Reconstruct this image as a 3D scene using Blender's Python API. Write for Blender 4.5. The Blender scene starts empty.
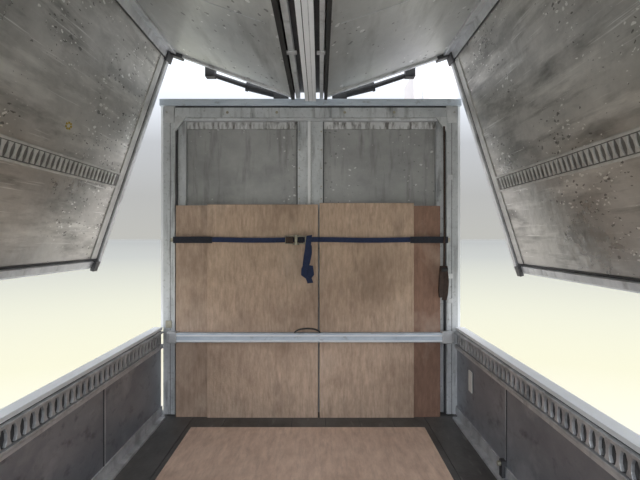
import bpy, math, random
from mathutils import Vector, Matrix
random.seed(4)
S=bpy.context.scene
S.view_settings.view_transform='Standard'
CH=1.44; F=500.0

# ---------------------------------------------------------------- materials
def mat(name, c1, c2, rough=0.5, metal=0.0, scale=(3,3,3), detail=6, bump=0.0, bscale=60,
        spots=None, streaks=None, rough2=None, lo=0.35, hi=0.65):
    m=bpy.data.materials.new(name); m.use_nodes=True
    nt=m.node_tree; N=nt.nodes; L=nt.links; b=N['Principled BSDF']
    tc=N.new('ShaderNodeTexCoord'); mp=N.new('ShaderNodeMapping'); mp.inputs['Scale'].default_value=scale
    L.new(tc.outputs['Object'],mp.inputs['Vector'])
    n=N.new('ShaderNodeTexNoise'); n.inputs['Scale'].default_value=1; n.inputs['Detail'].default_value=detail
    n.inputs['Roughness'].default_value=0.68
    L.new(mp.outputs[0],n.inputs['Vector'])
    r=N.new('ShaderNodeValToRGB'); r.color_ramp.elements[0].position=lo; r.color_ramp.elements[1].position=hi
    r.color_ramp.elements[0].color=(*c1,1); r.color_ramp.elements[1].color=(*c2,1)
    L.new(n.outputs['Fac'],r.inputs[0]); col=r.outputs[0]
    def layer(col,fac,c,amt):
        mu=N.new('ShaderNodeMath'); mu.operation='MULTIPLY'; mu.inputs[1].default_value=amt; L.new(fac,mu.inputs[0])
        mx=N.new('ShaderNodeMix'); mx.data_type='RGBA'; L.new(mu.outputs[0],mx.inputs[0]); L.new(col,mx.inputs[6]); mx.inputs[7].default_value=(*c,1)
        return mx.outputs[2]
    if streaks:
        for (dc,amt,sc,l,h) in streaks:
            m2=N.new('ShaderNodeMapping'); m2.inputs['Scale'].default_value=sc; L.new(tc.outputs['Object'],m2.inputs['Vector'])
            m2.inputs['Location'].default_value=(sc[0]*1.7+3,sc[1]*.3,5)
            n2=N.new('ShaderNodeTexNoise'); n2.inputs['Scale'].default_value=1; n2.inputs['Detail'].default_value=6; n2.inputs['Roughness'].default_value=.6; L.new(m2.outputs[0],n2.inputs['Vector'])
            mr=N.new('ShaderNodeMapRange'); mr.inputs[1].default_value=l; mr.inputs[2].default_value=h; L.new(n2.outputs['Fac'],mr.inputs[0])
            col=layer(col,mr.outputs[0],dc,amt)
    if spots:
        # irregular droplets, denser in some zones
        dn=N.new('ShaderNodeTexNoise'); dn.inputs['Scale'].default_value=14; L.new(tc.outputs['Object'],dn.inputs['Vector'])
        sc_=N.new('ShaderNodeVectorMath'); sc_.operation='SCALE'; sc_.inputs['Scale'].default_value=.05; L.new(dn.outputs['Color'],sc_.inputs[0])
        ad=N.new('ShaderNodeVectorMath'); ad.operation='ADD'; L.new(tc.outputs['Object'],ad.inputs[0]); L.new(sc_.outputs[0],ad.inputs[1])
        zn=N.new('ShaderNodeTexNoise'); zn.inputs['Scale'].default_value=1.6; L.new(tc.outputs['Object'],zn.inputs['Vector'])
        zr=N.new('ShaderNodeMapRange'); zr.inputs[1].default_value=.36; zr.inputs[2].default_value=.60; L.new(zn.outputs['Fac'],zr.inputs[0])
        for (sc,size,c,amt) in spots:
            ms0=N.new('ShaderNodeMapping'); ms0.inputs['Scale'].default_value=(1,.6,1.4); L.new(ad.outputs[0],ms0.inputs['Vector'])
            v=N.new('ShaderNodeTexVoronoi'); v.inputs['Scale'].default_value=sc; v.inputs['Randomness'].default_value=1
            L.new(ms0.outputs[0],v.inputs['Vector'])
            sp=N.new('ShaderNodeSeparateColor'); L.new(v.outputs['Color'],sp.inputs[0])
            pw=N.new('ShaderNodeMath'); pw.operation='POWER'; pw.inputs[1].default_value=2.2; L.new(sp.outputs[0],pw.inputs[0])
            ms=N.new('ShaderNodeMath'); ms.operation='MULTIPLY'; ms.inputs[1].default_value=size; L.new(pw.outputs[0],ms.inputs[0])
            mz=N.new('ShaderNodeMath'); mz.operation='MULTIPLY'; L.new(ms.outputs[0],mz.inputs[0]); L.new(zr.outputs[0],mz.inputs[1])
            lt=N.new('ShaderNodeMath'); lt.operation='LESS_THAN'; L.new(v.outputs['Distance'],lt.inputs[0]); L.new(mz.outputs[0],lt.inputs[1])
            col=layer(col,lt.outputs[0],c,amt)
    L.new(col,b.inputs['Base Color'])
    b.inputs['Metallic'].default_value=metal
    if rough2 is not None:
        mr=N.new('ShaderNodeMapRange'); mr.inputs[1].default_value=.3; mr.inputs[2].default_value=.7
        mr.inputs[3].default_value=rough; mr.inputs[4].default_value=rough2; L.new(n.outputs['Fac'],mr.inputs[0]); L.new(mr.outputs[0],b.inputs['Roughness'])
    else: b.inputs['Roughness'].default_value=rough
    if bump>0:
        nb=N.new('ShaderNodeTexNoise'); nb.inputs['Scale'].default_value=bscale; nb.inputs['Detail'].default_value=3
        L.new(tc.outputs['Object'],nb.inputs['Vector'])
        bp=N.new('ShaderNodeBump'); bp.inputs['Strength'].default_value=bump; bp.inputs['Distance'].default_value=0.01
        L.new(nb.outputs['Fac'],bp.inputs['Height']); L.new(bp.outputs[0],b.inputs['Normal'])
    return m

M={}
M['wing']=mat('wing_sheet_metal',(.38,.37,.35),(.72,.70,.67),.22,.62,(1.6,1.0,1.6),12,.32,14,
   spots=[(34,.40,(.05,.045,.04),.7),(22,.34,(.06,.06,.055),.6),(23,.36,(.97,.96,.93),.9),(40,.36,(.97,.96,.93),.8)],rough2=.46,
   streaks=[((.12,.115,.105),.75,(9,1.2,3.4),.53,.70),((.15,.145,.135),.6,(2,1.5,14),.56,.72),((.95,.93,.89),.7,(1.2,1.1,7),.54,.70),((.95,.94,.92),.7,(30,1.5,60),.62,.70)])  # pale streaks and specks paint highlights into the colour, dark ones are grime
M['roof']=mat('roof_sheet_metal',(.44,.45,.445),(.68,.69,.68),.30,.45,(1.2,.8,1.2),10,.22,14,
   spots=[(24,.36,(.10,.10,.10),.65),(15,.32,(.92,.92,.92),.7)],rough2=.52,
   streaks=[((.20,.20,.19),.6,(6,1.0,6),.52,.72),((.88,.88,.88),.45,(7,.9,3),.56,.74)])
M['alu']=mat('aluminium_extrusion',(.52,.53,.55),(.76,.77,.79),.38,.45,(4,4,4),6,.05,60,
   streaks=[((.14,.135,.13),.6,(12,12,3),.55,.75)])
M['aluW']=mat('white_trim_glow',(.88,.90,.92),(.95,.96,.98),.5,.0,(4,4,4))  # white trim; also paints the edge glow on post rims and gate caps
M['bluealu']=mat('anodised_bar',(.50,.57,.66),(.68,.75,.83),.42,.22,(3,10,10),5,streaks=[((.15,.15,.15),.5,(14,20,20),.58,.75)])
M['dark']=mat('black_rubber',(.012,.012,.014),(.03,.03,.03),.6,0,(8,8,8))
M['dark_grey']=mat('dark_channel',(.05,.05,.055),(.09,.09,.095),.5,.3,(6,6,6))  # dark grey metal of channels, grooves, hardware and chassis
M['gate']=mat('gate_sheet_metal',(.21,.225,.26),(.37,.39,.43),.34,.45,(1.5,1.0,1.8),10,.10,20,
   streaks=[((.70,.71,.74),.5,(9,2,3),.56,.74),((.06,.06,.07),.7,(3,8,14),.56,.76)])
M['rail']=mat('rail_steel',(.46,.47,.49),(.70,.71,.73),.40,.4,(8,8,8),6,0,60,streaks=[((.12,.12,.12),.5,(6,6,6),.52,.7)])
M['railW']=mat('wing_rail_steel',(.50,.495,.48),(.72,.71,.69),.42,.35,(8,8,8),6)
M['slotW']=mat('rail_slot',(.15,.145,.14),(.22,.215,.205),.5,.3,(8,8,8))
M['wallp']=mat('bulkhead_sheet',(.27,.272,.272),(.42,.42,.418),.38,.2,(1.5,1.5,1.8),10,.06,20,
   spots=[(22,.3,(.8,.8,.8),.6),(26,.3,(.08,.08,.08),.5)],
   streaks=[((.11,.105,.10),.65,(16,16,2.2),.53,.76),((.66,.66,.65),.5,(1.3,1.3,1.0),.5,.7)])
M['wallw']=mat('bulkhead_white',(.58,.59,.59),(.78,.79,.80),.5,.1,(3,3,3),8,
   streaks=[((.12,.11,.10),.9,(26,26,6.0),.46,.62)])
M['post']=mat('bulkhead_post',(.46,.48,.50),(.70,.72,.74),.45,.2,(3,3,2),8,
   streaks=[((.11,.11,.11),.75,(18,18,2.5),.53,.73),((.16,.155,.15),.55,(40,40,40),.57,.7)])
M['floor']=mat('truck_floor_steel',(.065,.062,.06),(.17,.165,.16),.5,.05,(2.5,1.2,1),8,.15,40,
   streaks=[((.40,.39,.37),.5,(14,3,1),.6,.8)])
def ply(n,c1,c2,stain=(.20,.125,.085)):
    return mat(n,c1,c2,.65,0,(30,30,9),12,.15,90,streaks=[(stain,.40,(80,80,9),.48,.78),(stain,.6,(1.7,1.7,1.3),.47,.74),((.11,.07,.05),.45,(5,5,2.2),.56,.78),((.82,.68,.55),.35,(2.5,2.5,2),.54,.75)],lo=.3,hi=.7)
M['plyA']=ply('plywood_tan',(.48,.335,.24),(.72,.54,.41))
M['plyB']=ply('plywood_tan_b',(.40,.28,.205),(.60,.445,.34))
M['plyC']=ply('plywood_red',(.22,.12,.085),(.37,.215,.15))
M['plyF']=mat('plywood_floor_sheet',(.66,.455,.345),(.90,.68,.54),.62,0,(20,6,20),12,.15,90,
    streaks=[((.34,.21,.15),.35,(60,7,60),.48,.78),((.36,.24,.18),.5,(1.5,1.5,1.5),.50,.74)],lo=.3,hi=.7)
M['edge']=mat('plywood_edge',(.22,.14,.10),(.34,.22,.16),.7,0,(10,10,60))
M['blue']=mat('blue_webbing',(.012,.022,.070),(.020,.036,.105),.75,0,(60,60,60))
M['navy']=mat('black_webbing',(.008,.010,.02),(.02,.022,.035),.75,0,(60,60,60))
M['steel']=mat('ratchet_steel',(.32,.30,.24),(.5,.47,.38),.4,.7,(20,20,20))
M['rope']=mat('brown_strap',(.035,.022,.018),(.07,.045,.035),.8,0,(50,50,50))
M['sticker']=mat('sticker_paper',(.75,.75,.72),(.85,.85,.82),.5)
M['cab']=mat('cab_paint',(.72,.67,.67),(.78,.73,.73),.35,0,(1,1,1))
M['yel']=mat('yellow_mark',(.45,.33,.03),(.55,.39,.05),.6)
m=bpy.data.materials.new('dry_field_haze'); m.use_nodes=True; nt=m.node_tree; N=nt.nodes; L=nt.links; b=N['Principled BSDF']
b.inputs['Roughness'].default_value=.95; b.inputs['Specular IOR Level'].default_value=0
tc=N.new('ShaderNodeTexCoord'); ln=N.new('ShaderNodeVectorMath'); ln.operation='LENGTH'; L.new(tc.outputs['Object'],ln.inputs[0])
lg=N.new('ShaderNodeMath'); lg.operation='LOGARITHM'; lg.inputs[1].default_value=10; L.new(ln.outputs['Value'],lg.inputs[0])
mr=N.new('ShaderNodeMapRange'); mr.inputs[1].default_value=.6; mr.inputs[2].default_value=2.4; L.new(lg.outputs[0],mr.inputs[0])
r=N.new('ShaderNodeValToRGB'); cr=r.color_ramp; L.new(mr.outputs[0],r.inputs[0])  # ramp by distance: haze painted into the field's colour
cr.elements[0].position=0; cr.elements[0].color=(.80,.785,.74,1); cr.elements[1].position=1; cr.elements[1].color=(.255,.255,.24,1)  # pale unseen centre added to bounce light up under the wings
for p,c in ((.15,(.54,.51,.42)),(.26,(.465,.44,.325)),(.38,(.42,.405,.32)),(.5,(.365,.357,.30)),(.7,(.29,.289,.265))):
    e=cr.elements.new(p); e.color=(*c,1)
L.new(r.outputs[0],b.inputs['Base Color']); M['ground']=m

# ---------------------------------------------------------------- mesh builder
class MB:
    def __init__(s): s.v=[];s.f=[];s.m=[];s.mats=[]
    def mi(s,k):
        if k not in s.mats: s.mats.append(k)
        return s.mats.index(k)
    def hexa(s,c,k):
        b=len(s.v); s.v+= [tuple(p) for p in c]; i=s.mi(k)
        for q in ((0,3,2,1),(4,5,6,7),(0,1,5,4),(1,2,6,5),(2,3,7,6),(3,0,4,7)):
            s.f.append([b+j for j in q]); s.m.append(i)
    def box(s,x0,x1,y0,y1,z0,z1,k):
        s.hexa([(x0,y0,z0),(x1,y0,z0),(x1,y1,z0),(x0,y1,z0),(x0,y0,z1),(x1,y0,z1),(x1,y1,z1),(x0,y1,z1)],k)
    def obox(s,o,A,B,C,a,b,c,k):
        pts=[]
        for cc in c:
            for (i,j) in ((0,0),(1,0),(1,1),(0,1)): pts.append(o+A*a[i]+B*b[j]+C*cc)
        s.hexa(pts,k)
    def prism(s,poly,vec,k):
        b=len(s.v); n=len(poly); i=s.mi(k)
        s.v+=[tuple(p) for p in poly]+[tuple(Vector(p)+Vector(vec)) for p in poly]
        s.f.append([b+j for j in range(n)][::-1]); s.m.append(i)
        s.f.append([b+n+j for j in range(n)]); s.m.append(i)
        for j in range(n):
            s.f.append([b+j,b+(j+1)%n,b+n+(j+1)%n,b+n+j]); s.m.append(i)
    def cyl(s,p0,p1,r,k,n=16,r1=None):
        p0=Vector(p0);p1=Vector(p1);d=(p1-p0).normalized()
        a=d.orthogonal().normalized(); c=d.cross(a); r1=r if r1 is None else r1
        b=len(s.v); i=s.mi(k)
        for (p,rr) in ((p0,r),(p1,r1)):
            for j in range(n):
                t=2*math.pi*j/n; s.v.append(tuple(p+(a*math.cos(t)+c*math.sin(t))*rr))
        s.f.append([b+j for j in range(n)][::-1]); s.m.append(i)
        s.f.append([b+n+j for j in range(n)]); s.m.append(i)
        for j in range(n):
            s.f.append([b+j,b+(j+1)%n,b+n+(j+1)%n,b+n+j]); s.m.append(i)
    def ribbon(s,pts,w,wid,th,k):
        pts=[Vector(p) for p in pts]; wid=Vector(wid).normalized()*w/2; b=len(s.v); i=s.mi(k); n=len(pts)
        for j,p in enumerate(pts):
            t=(pts[min(j+1,n-1)]-pts[max(j-1,0)]).normalized(); nn=t.cross(wid).normalized()*th/2
            s.v+=[tuple(p-wid-nn),tuple(p+wid-nn),tuple(p+wid+nn),tuple(p-wid+nn)]
        for j in range(n-1):
            for q in range(4):
                s.f.append([b+4*j+q,b+4*j+(q+1)%4,b+4*j+4+(q+1)%4,b+4*j+4+q]); s.m.append(i)
        s.f.append([b,b+1,b+2,b+3]);s.m.append(i)
        e=b+4*(n-1); s.f.append([e+3,e+2,e+1,e]); s.m.append(i)
    def build(s,name,parent=None,bevel=0.0,smooth=False):
        me=bpy.data.meshes.new(name); me.from_pydata(s.v,[],s.f)
        for k in s.mats: me.materials.append(M[k])
        for p,i in zip(me.polygons,s.m): p.material_index=i; p.use_smooth=smooth
        import bmesh
        bm=bmesh.new(); bm.from_mesh(me); bmesh.ops.recalc_face_normals(bm,faces=bm.faces); bm.to_mesh(me); bm.free()
        o=bpy.data.objects.new(name,me); S.collection.objects.link(o)
        if bevel:
            md=o.modifiers.new('bevel','BEVEL'); md.width=bevel; md.segments=2; md.limit_method='ANGLE'
        if parent: o.parent=parent
        return o
def empty(name):
    o=bpy.data.objects.new(name,None); S.collection.objects.link(o); return o

Y0=-1.6
XL=-1.28; XR=1.104; XC=-0.08

# ---------------------------------------------------------------- ground
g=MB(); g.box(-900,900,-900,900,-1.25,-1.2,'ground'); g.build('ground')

# ---------------------------------------------------------------- floor
f=MB()
f.box(XL-.06,XR+.06,Y0,4.20,-.12,-.004,'dark_grey')
n=9; w=(XR-XL)/n
for i in range(n): f.box(XL+i*w+.003,XL+(i+1)*w-.003,Y0,4.15,-.02,0,'floor')
f.box(XL,XL+.05,Y0,3.98,0,.018,'rail'); f.box(XR-.05,XR,Y0,3.98,0,.018,'rail')
f.build('floor',bevel=.002)

def lash(mb,o,A,B,C,a0,a1,h,pitch,k,kd='dark_grey',thick=.02):
    mb.obox(o,A,B,C,(a0,a1),(-h/2,h/2),(-.004,.004),kd)
    mb.obox(o,A,B,C,(a0,a1),(h/2-.014,h/2),(0,thick),k)
    mb.obox(o,A,B,C,(a0,a1),(-h/2,-h/2+.014),(0,thick),k)
    a=a0; hh=h/2-.012
    while a<a1-pitch:
        t=.64
        q=[(0,-hh*.85),(pitch*t,-hh*.85),(pitch*t*.74,-hh*.3),(pitch*t*.74,hh*.3),(pitch*t,hh*.85),(0,hh*.85),(pitch*t*.26,hh*.3),(pitch*t*.26,-hh*.3)]
        poly=[o+A*(a+x)+B*y+C*.003 for x,y in q]
        mb.prism(poly,C*(thick*.55),k)
        a+=pitch

# ---------------------------------------------------------------- side gates (lower walls)
def gate(name,x,sgn):
    root=empty(name)
    o=Vector((x,0,0)); A=Vector((0,1,0)); B=Vector((0,0,1)); C=Vector((sgn,0,0))
    m=MB()
    m.obox(o,A,B,C,(Y0,4.03),(-.1,.70),(-.05,0),'gate')
    m.obox(o,A,B,C,(Y0,4.03),(.70,.722),(-.06,.010),'aluW')  # top cap coloured white to stand in for glow along the gate
    m.obox(o,A,B,C,(Y0,4.03),(.555,.572),(0,.018),'alu')
    m.obox(o,A,B,C,(Y0,4.03),(.02,.09),(0,.010),'rail')
    for yy in (-.6,.6,1.75,2.95): 
        m.obox(o,A,B,C,(yy,yy+.012),(.09,.555),(0,.004),'dark_grey')
        m.obox(o,A,B,C,(yy+.02,yy+.028),(.09,.555),(0,.003),'rail')
    m.build('gate_panel',root,.003)
    r=MB(); lash(r,Vector((x,0,.637))+C*.002,A,B,C,Y0,4.0,.115,.068,'rail',thick=.026)
    r.build('lashing_rail',root,.0015)
    return root
wl=gate('wall_left',XL,1)
wr=gate('wall_right',XR,-1)
s=MB(); s.box(XR-.012,XR-.006,3.60,3.68,.32,.47,'sticker'); s.build('label_sticker',wr,.001)
s=MB(); s.box(XR-.03,XR-.001,2.95,3.0,.02,.12,'dark_grey'); s.cyl((XR-.03,2.975,.10),(XR-.05,2.975,.10),.015,'steel'); s.build('gate_latch',wr,.003)

# ---------------------------------------------------------------- front bulkhead
root=empty('wall_front'); root.location=(0,.05,.012)
b=MB()
b.box(XL,XR,4.10,4.14,-.1,2.52,'wallp')
b.box(-1.15,1.0,4.085,4.10,2.33,2.42,'wallw')
b.build('bulkhead_sheet',root)
b=MB()
lx0,lx1=-1.27,-1.175; rx0,rx1=1.025,1.117
b.box(lx0,lx1,4.0,4.12,0,2.50,'post'); b.box(rx0,rx1,4.0,4.12,0,2.50,'post')
b.box(lx0-.028,lx0,4.03,4.14,.70,2.56,'aluW'); b.box(rx1,rx1+.028,4.03,4.14,.70,2.56,'aluW')  # outer rims coloured white to stand in for glow beside the posts
b.box(lx1,lx1+.012,4.03,4.12,0,2.42,'dark_grey'); b.box(rx0-.012,rx0,4.03,4.12,0,2.42,'dark_grey')
b.box(lx1+.012,lx1+.075,4.05,4.12,0,2.42,'post'); b.box(rx0-.07,rx0-.012,4.05,4.12,0,2.42,'post')
b.box(lx0+.055,lx0+.059,3.998,4.0,0,2.40,'dark_grey'); b.box(rx0+.04,rx0+.044,3.998,4.0,0,2.40,'dark_grey')
b.build('corner_post',root,.004)
b=MB()
b.box(lx0-.03,rx1+.03,3.993,4.14,2.50,2.555,'bluealu')
b.box(lx0,rx1,4.01,4.12,2.485,2.50,'dark_grey')
b.box(lx0,rx1,4.0,4.12,2.405,2.485,'post')
b.box(lx1,rx0,4.02,4.12,2.385,2.405,'alu')
for x,sg in ((lx1,1),(rx0,-1)):
    b.prism([(x,3.993,2.41),(x+sg*.09,3.993,2.41),(x,3.993,2.29)],(0,.03,0),'alu')
for x in (lx0+.03,-.75,-.35,.2,.6,rx1-.03):
    b.cyl((x,3.993,2.445),(x,4.0,2.445),.012,'steel',10)
for x in (lx0+.05,rx1-.05): b.box(x-.04,x+.04,3.993,4.01,2.36,2.49,'alu')
b.build('header_beam',root,.004)
b=MB()
b.box(-.184,.024,4.05,4.10,0,2.385,'post')
b.box(-.10,-.065,4.035,4.05,0,2.385,'aluW')
b.box(-.075,-.070,4.033,4.036,0,2.385,'dark_grey')
b.box(-.192,-.184,4.06,4.10,0,2.385,'dark_grey'); b.box(.024,.032,4.06,4.10,0,2.385,'dark_grey')
b.build('centre_post',root,.003)
b=MB()
for z in (2.3,2.15,2.0,1.85,1.75):
    for x in (-.17,.01): b.cyl((x,4.044,z),(x,4.051,z),.006,'steel',8)
b.build('rivets',root)
b=MB()
for z in (.9,1.1,1.9): b.box(rx0+.01,rx0+.05,3.993,4.0,z,z+.04,'alu')
b.box(lx0+.02,lx0+.07,3.993,4.0,.7,.76,'steel'); b.build('post_cleats',root,.003)

# ---------------------------------------------------------------- plywood
def sheet(name,x0,x1,y0,y1,z0,z1,k):
    m=MB(); m.box(x0,x1,y0,y1,z0,z1,k)
    m.box(x0+.001,x1-.001,y0+.003,y1-.003,z1,z1+.0012,'edge')
    return m.build(name,bevel=.004)
def pz(py,Y): return CH-(py-238)/F*Y
def pxx(px,Y): return (px-320)/F*Y
sheet('plywood_sheet',pxx(176,4.03),pxx(250,4.03),4.024,4.036,0,pz(205.5,4.03),'plyB')
sheet('plywood_sheet',pxx(207,4.0),pxx(318,4.0),4.006,4.020,0,pz(204.5,4.0),'plyA')
sheet('plywood_sheet',pxx(319.5,4.0),pxx(414,4.0),4.006,4.020,0,pz(203,4.0),'plyA')
sheet('plywood_sheet',pxx(330,4.03),pxx(440,4.03),4.024,4.036,0,pz(206,4.03),'plyC')
sheet('plywood_sheet',pxx(330,4.02),pxx(426,4.02),4.0205,4.0235,0,pz(206,4.03),'plyC')
fl=MB()
for i in range(3):
    d=.006*(i%2)
    fl.box(-.955+d,.775-d,1.72+d,3.70-d*.5,.002+i*.0135,.002+i*.0135+.0125,'plyF')
o=fl.build('plywood_stack',bevel=.003)

# ---------------------------------------------------------------- load bar
root=empty('cargo_load_bar')
zb=.655
m=MB(); m.box(-1.15,.98,3.93,3.985,zb-.036,zb+.036,'bluealu'); m.box(-1.15,.98,3.925,3.93,zb+.012,zb+.022,'aluW'); m.box(-1.15,.98,3.925,3.93,zb-.03,zb-.02,'aluW')
m.build('bar',root,.006)
m=MB()
for x0,x1 in ((-1.195,-1.13),(.96,1.04)): m.box(x0,x1,3.92,3.999,zb-.045,zb+.045,'alu')
m.box(-1.215,-1.185,3.95,4.041,zb-.04,zb+.04,'alu'); m.box(1.035,1.06,3.95,4.041,zb-.04,zb+.04,'alu')
m.build('end_fittings',root,.006)
m=MB(); pts=[]
for i in range(13):
    t=math.pi*i/12; pts.append((XC-.02-math.cos(t)*.10,3.955,zb+.034+math.sin(t)*.035))
m.ribbon(pts,.025,(0,1,0),.008,'dark'); m.build('pull_handle',root)

# ---------------------------------------------------------------- ratchet strap
root=empty('ratchet_strap')
zs=1.425; ys=3.985
m=MB()
pts=[(-1.165+i*.05,ys+.004+.002*math.sin(i*.7),zs+.003*math.sin(i*.35)) for i in range(44)]; pts[-1]=(1.0,ys+.004,zs)
m.ribbon(pts,.040,(0,0,1),.004,'blue'); m.build('webbing',root)
m=MB()
for a,bb in ((-1.17,-.86),(.72,1.02)):
    m.ribbon([(a,ys-.002,zs),((a+bb)/2,ys-.004,zs+.001),(bb,ys-.002,zs)],.052,(0,0,1),.008,'navy')
m.box(-1.19,-1.165,ys-.005,4.041,zs-.015,zs+.015,'steel'); m.box(1.015,1.035,ys-.005,4.041,zs-.015,zs+.015,'steel')
m.build('protective_sleeve',root)
m=MB()
cx=-.19
for dz in (-.03,.03):
    m.prism([(cx-.09,ys-.035,zs+dz-.003),(cx+.07,ys-.045,zs+dz-.003),(cx+.09,ys-.01,zs+dz-.003),(cx-.09,ys-.006,zs+dz-.003)],(0,0,.006),'steel')
m.cyl((cx,ys-.028,zs-.04),(cx,ys-.028,zs+.04),.014,'steel'); 
for dz in (-.036,.036): m.cyl((cx,ys-.028,zs+dz-.004),(cx,ys-.028,zs+dz+.004),.026,'steel',12)
m.cyl((cx-.08,ys-.02,zs-.03),(cx-.08,ys-.02,zs+.03),.006,'steel'); m.cyl((cx+.075,ys-.02,zs-.03),(cx+.075,ys-.02,zs+.03),.006,'steel')
m.box(cx-.08,cx-.02,ys-.05,ys-.044,zs-.028,zs+.028,'rope')
m.box(cx+.02,cx+.06,ys-.04,ys-.034,zs-.024,zs+.024,'navy')
m.build('ratchet_buckle',root,.002)
m=MB()
tx=-.095
m.ribbon([(tx+.01,ys-.015,zs+.035),(tx+.005,ys-.03,zs),(tx,ys-.032,zs-.06),(tx-.012,ys-.03,zs-.13),(tx-.02,ys-.034,zs-.19),(tx-.012,ys-.04,zs-.25),(tx+.005,ys-.045,zs-.30),(tx+.02,ys-.05,zs-.34)],.046,(1,0,.15),.006,'blue')
m.ribbon([(tx+.008,ys-.012,zs-.04),(tx+.01,ys-.02,zs-.10),(tx-.005,ys-.05,zs-.18),(tx-.03,ys-.062,zs-.23),(tx-.032,ys-.058,zs-.28),(tx-.0,ys-.055,zs-.305),(tx+.028,ys-.05,zs-.27),(tx+.018,ys-.045,zs-.2)],.044,(1,0,-.2),.006,'blue')
m.build('strap_tail',root)

# ---------------------------------------------------------------- hanging strap at right post
root=empty('hanging_strap')
m=MB(); m.ribbon([(1.0,4.03,2.34),(1.0,4.02,1.9),(.99,3.975,1.5),(.982,3.965,1.18)],.014,(1,0,0),.006,'rope'); m.build('cord',root)
m=MB()
m.ribbon([(.975,3.965,1.22),(.965,3.955,1.12),(.958,3.95,1.02),(.965,3.95,.97)],.05,(1,.3,0),.02,'rope')
m.ribbon([(.99,3.96,1.22),(.998,3.95,1.10),(.99,3.945,1.0),(.98,3.945,.95)],.04,(1,-.3,0),.02,'rope')
m.cyl((.96,3.955,1.19),(1.01,3.955,1.19),.018,'dark',12)
m.build('bundle',root,.003)

# ---------------------------------------------------------------- gull-wing doors
def wing(name,H,C2,Bt,sg):
    root=empty(name)
    V=lambda p:Vector((p[0],0,p[1]))
    h,c,bt=V(H),V(C2),V(Bt); A=Vector((0,1,0)); Yf=4.0
    R=(c-h); Lr=R.length; R.normalize()
    nr=Vector((R.z,0,-R.x)); 
    if nr.z>0: nr=-nr
    D=(bt-c); Ld=D.length; D.normalize(); nd=Vector((D.z,0,-D.x))
    if nd.x*sg>0: nd=-nd
    m=MB()
    m.obox(h,A,R,nr,(Y0,Yf),(0,Lr),(-.035,0),'roof')
    for yy in (-.9,.3,1.5,2.7): m.obox(h,A,R,nr,(yy,yy+.006),(.08,Lr-.05),(0,.003),'alu')
    m.build('roof_skin',root)
    m=MB()
    m.obox(c,A,D,nd,(Y0,Yf),(0,Ld),(-.035,0),'wing')
    for yy in (-.75,.45,1.65): m.obox(c,A,D,nd,(yy,yy+.006),(.08,Ld-.06),(0,.0025),'railW')
    m.build('side_skin',root)
    m=MB()
    m.obox(c,A,D,nd,(Y0,Yf),(0,.07),(0,.016),'alu')
    m.obox(c,A,R,nr,(Y0,Yf),(-.07,0),(0,.016),'alu')
    m.obox(c,A,D,nd,(Y0,Yf),(.07,.078),(0,.010),'dark_grey')
    m.obox(c,A,D,nd,(Yf-.05,Yf),(.0,Ld),(-.04,.022),'alu')
    m.obox(c,A,D,nd,(Yf-.0,Yf+.02),(.0,Ld),(-.04,.012),'aluW')
    m.obox(c,A,D,nd,(Yf-.07,Yf-.05),(.0,Ld-.02),(0,.006),'dark_grey')
    m.obox(c,A,D,nd,(Yf-.16,Yf-.07),(.08,Ld-.06),(0,.008),'railW')
    m.obox(h,A,R,nr,(Yf-.04,Yf),(0,Lr),(-.04,.018),'alu')
    m.obox(h,A,R,nr,(Yf,Yf+.02),(0,Lr),(-.04,.012),'aluW')
    m.obox(c,A,D,nd,(Y0,Yf),(Ld-.045,Ld),(-.04,.026),'alu')
    m.obox(c,A,D,nd,(Y0,Yf),(Ld-.060,Ld-.045),(0,.008),'dark_grey')
    m.obox(c,A,D,nd,(Y0,Yf+.02),(Ld,Ld+.018),(-.04,.010),'aluW')
    m.build('frame_extrusion',root,.004)
    m=MB(); lash(m,c+D*(Ld*.613)+nd*.003,A,D,nd,Y0,Yf-.17,.12,.055,'railW','slotW',thick=.016); m.build('lashing_rail',root,.0015)
    m=MB()
    for yy in (3.85,1.9): m.obox(c,A,D,nd,(yy,yy+.07),(Ld-.05,Ld+.03),(.02,.05),'dark_grey')
    m.obox(c,A,D,nd,(Yf-.09,Yf+.03),(-.03,.09),(-.05,.03),'dark_grey')
    m.obox(c,A,R,nr,(Yf-.05,Yf+.03),(-.12,.03),(-.045,.03),'dark_grey')
    m.build('latch_hardware',root,.004)
    return root,c,D,nd,Ld
HL=(XC-.14,2.575); HR=(XC+.12,2.575)
wL=wing('gullwing_door',HL,(-1.2,2.93),(-1.784,1.224),-1)
wR=wing('gullwing_door',HR,(1.04,2.915),(1.584,1.184),1)
_,c,D,nd,Ld=wL
m=MB()
p=c+D*(Ld*.485)
for i in range(7):
    a=2*math.pi*i/7; m.obox(p+Vector((0,2.95,0)),Vector((0,1,0)),D,nd,(math.cos(a)*.028-.008,math.cos(a)*.028+.008),(math.sin(a)*.018-.006,math.sin(a)*.018+.006),(0,.002),'yel')
m.build('paint_mark',wL[0])

# ---------------------------------------------------------------- roof centre beam
root=empty('ceiling')
m=MB()
m.box(XC-.14,XC+.13,Y0,4.06,2.62,2.70,'dark_grey')
m.box(XC-.040,XC+.048,Y0,4.06,2.545,2.62,'aluW')
m.box(XC-.012,XC-.008,Y0,4.06,2.542,2.546,'dark_grey'); m.box(XC+.02,XC+.024,Y0,4.06,2.542,2.546,'alu')
m.box(XC-.112,XC-.078,Y0,4.04,2.565,2.62,'alu'); m.box(XC+.078,XC+.106,Y0,4.04,2.565,2.62,'alu')
m.box(XC-.150,XC-.122,Y0,4.02,2.55,2.64,'dark'); m.box(XC+.113,XC+.138,Y0,4.02,2.55,2.64,'dark')
m.build('centre_beam',root,.003)
m=MB()
y=Y0+.1
while y<3.9:
    m.box(XC-.13,XC-.06,y,y+.05,2.557,2.566,'rail'); m.box(XC+.06,XC+.125,y,y+.05,2.557,2.566,'rail'); y+=.9
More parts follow.
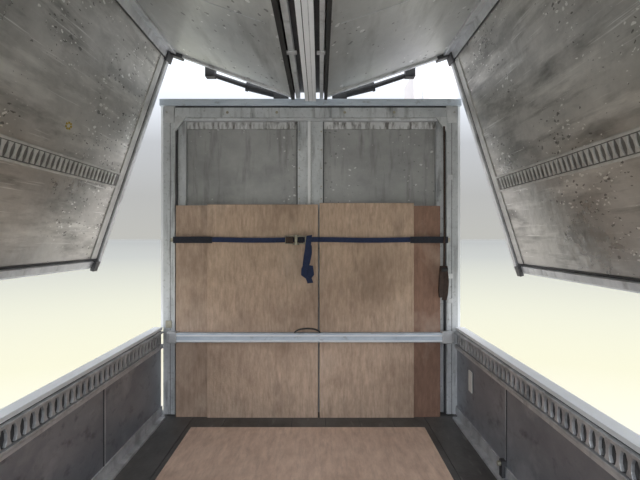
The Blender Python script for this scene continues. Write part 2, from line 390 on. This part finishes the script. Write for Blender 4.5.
m.build('hinge_plates',root,.002)

# ---------------------------------------------------------------- hydraulic cylinders above header
def hyd(p0,p1,p2):
    root=empty('hydraulic_cylinder'); m=MB()
    p0,p1,p2=Vector(p0),Vector(p1),Vector(p2)
    m.cyl(p0,p1,.036,'dark'); m.cyl(p1,p2,.020,'dark'); m.cyl(p1-(p1-p0)*.04,p1+(p1-p0)*.02,.042,'dark')
    m.build('barrel_and_rod',root)
    m=MB(); m.box(p0.x-.06,p0.x+.06,p0.y-.04,p0.y+.04,2.575,p0.z+.03,'dark'); m.box(p2.x-.04,p2.x+.04,p2.y-.04,p2.y+.04,p2.z-.03,p2.z+.05,'dark'); m.build('mount',root,.005)
hyd((-.32,4.12,2.62),(-.60,4.12,2.69),(-.90,4.12,2.79))
hyd((.16,4.12,2.62),(.44,4.12,2.69),(.74,4.12,2.79))

# ---------------------------------------------------------------- truck cab, chassis and wheels (carry the body)
root=empty('truck_cab')
m=MB()
m.prism([(-1.2,4.45,-.5),(-1.2,6.2,-.5),(-1.2,6.25,.8),(-1.2,5.9,2.0),(-1.2,4.45,2.1)],(2.25,0,0),'cab'); m.build('cab_shell',root,.05)
m=MB()
m.prism([(.86,4.55,2.1),(1.25,4.55,2.1),(1.25,4.55,2.9),(1.19,4.55,3.04),(.90,4.55,3.00),(.85,4.55,2.95)],(0,.5,0),'cab')
m.box(.93,.945,4.54,4.55,2.6,2.98,'alu'); m.build('wind_deflector',root,.02)
m=MB()
for x in (-.5,.3): m.box(x-.05,x+.05,Y0,6.0,-.42,-.125,'dark_grey')
for y in (-.3,.9,5.2):
    m.cyl((-1.0,y,-.72),(.85,y,-.72),.06,'dark_grey')
    m.box(-.55,.35,y-.1,y+.1,-.75,-.4,'dark_grey')
    for x in (-1.15,.72): 
        m.cyl((x,y,-.72),(x+.26,y,-.72),.478,'dark',40); m.cyl((x-.01,y,-.72),(x+.27,y,-.72),.26,'alu',32)
m.build('chassis_frame_and_wheels',root,.01)

# ---------------------------------------------------------------- world
W=bpy.data.worlds.new('sky'); S.world=W; W.use_nodes=True; nt=W.node_tree; N=nt.nodes; L=nt.links
bg=N['Background']; tc=N.new('ShaderNodeTexCoord'); sx=N.new('ShaderNodeSeparateXYZ'); L.new(tc.outputs['Generated'],sx.inputs[0])
r=N.new('ShaderNodeValToRGB'); cr=r.color_ramp
els=[(0,(.53,.53,.50)),(.08,(.50,.505,.50)),(.18,(.58,.60,.63)),(.25,(.90,.95,1.03)),(.32,(1.2,1.27,1.36)),(1,(1.25,1.3,1.4))]
cr.elements[0].position=els[0][0]; cr.elements[0].color=(*els[0][1],1); cr.elements[1].position=1; cr.elements[1].color=(*els[-1][1],1)
for p,c in els[1:-1]:
    e=cr.elements.new(p); e.color=(*c,1)
L.new(sx.outputs['Z'],r.inputs[0]); L.new(r.outputs[0],bg.inputs[0])
mr=N.new('ShaderNodeMapRange'); mr.inputs[1].default_value=.0; mr.inputs[2].default_value=-1; mr.inputs[3].default_value=1.0; mr.inputs[4].default_value=4.2
L.new(sx.outputs['Y'],mr.inputs[0]); L.new(mr.outputs[0],bg.inputs[1])
sd=bpy.data.lights.new('sun','SUN'); sd.energy=.6; sd.angle=.3; sd.color=(1,.95,.88)
so=bpy.data.objects.new('sun',sd); S.collection.objects.link(so); so.rotation_euler=(math.radians(-25),math.radians(8),0)

# ---------------------------------------------------------------- camera
cd=bpy.data.cameras.new('camera'); cd.lens=36*F/640; cd.sensor_width=36; cd.shift_y=-2/640; cd.clip_end=3000
co=bpy.data.objects.new('camera',cd); S.collection.objects.link(co); co.location=(0,0,CH); co.rotation_euler=(math.pi/2,0,0)
S.camera=co
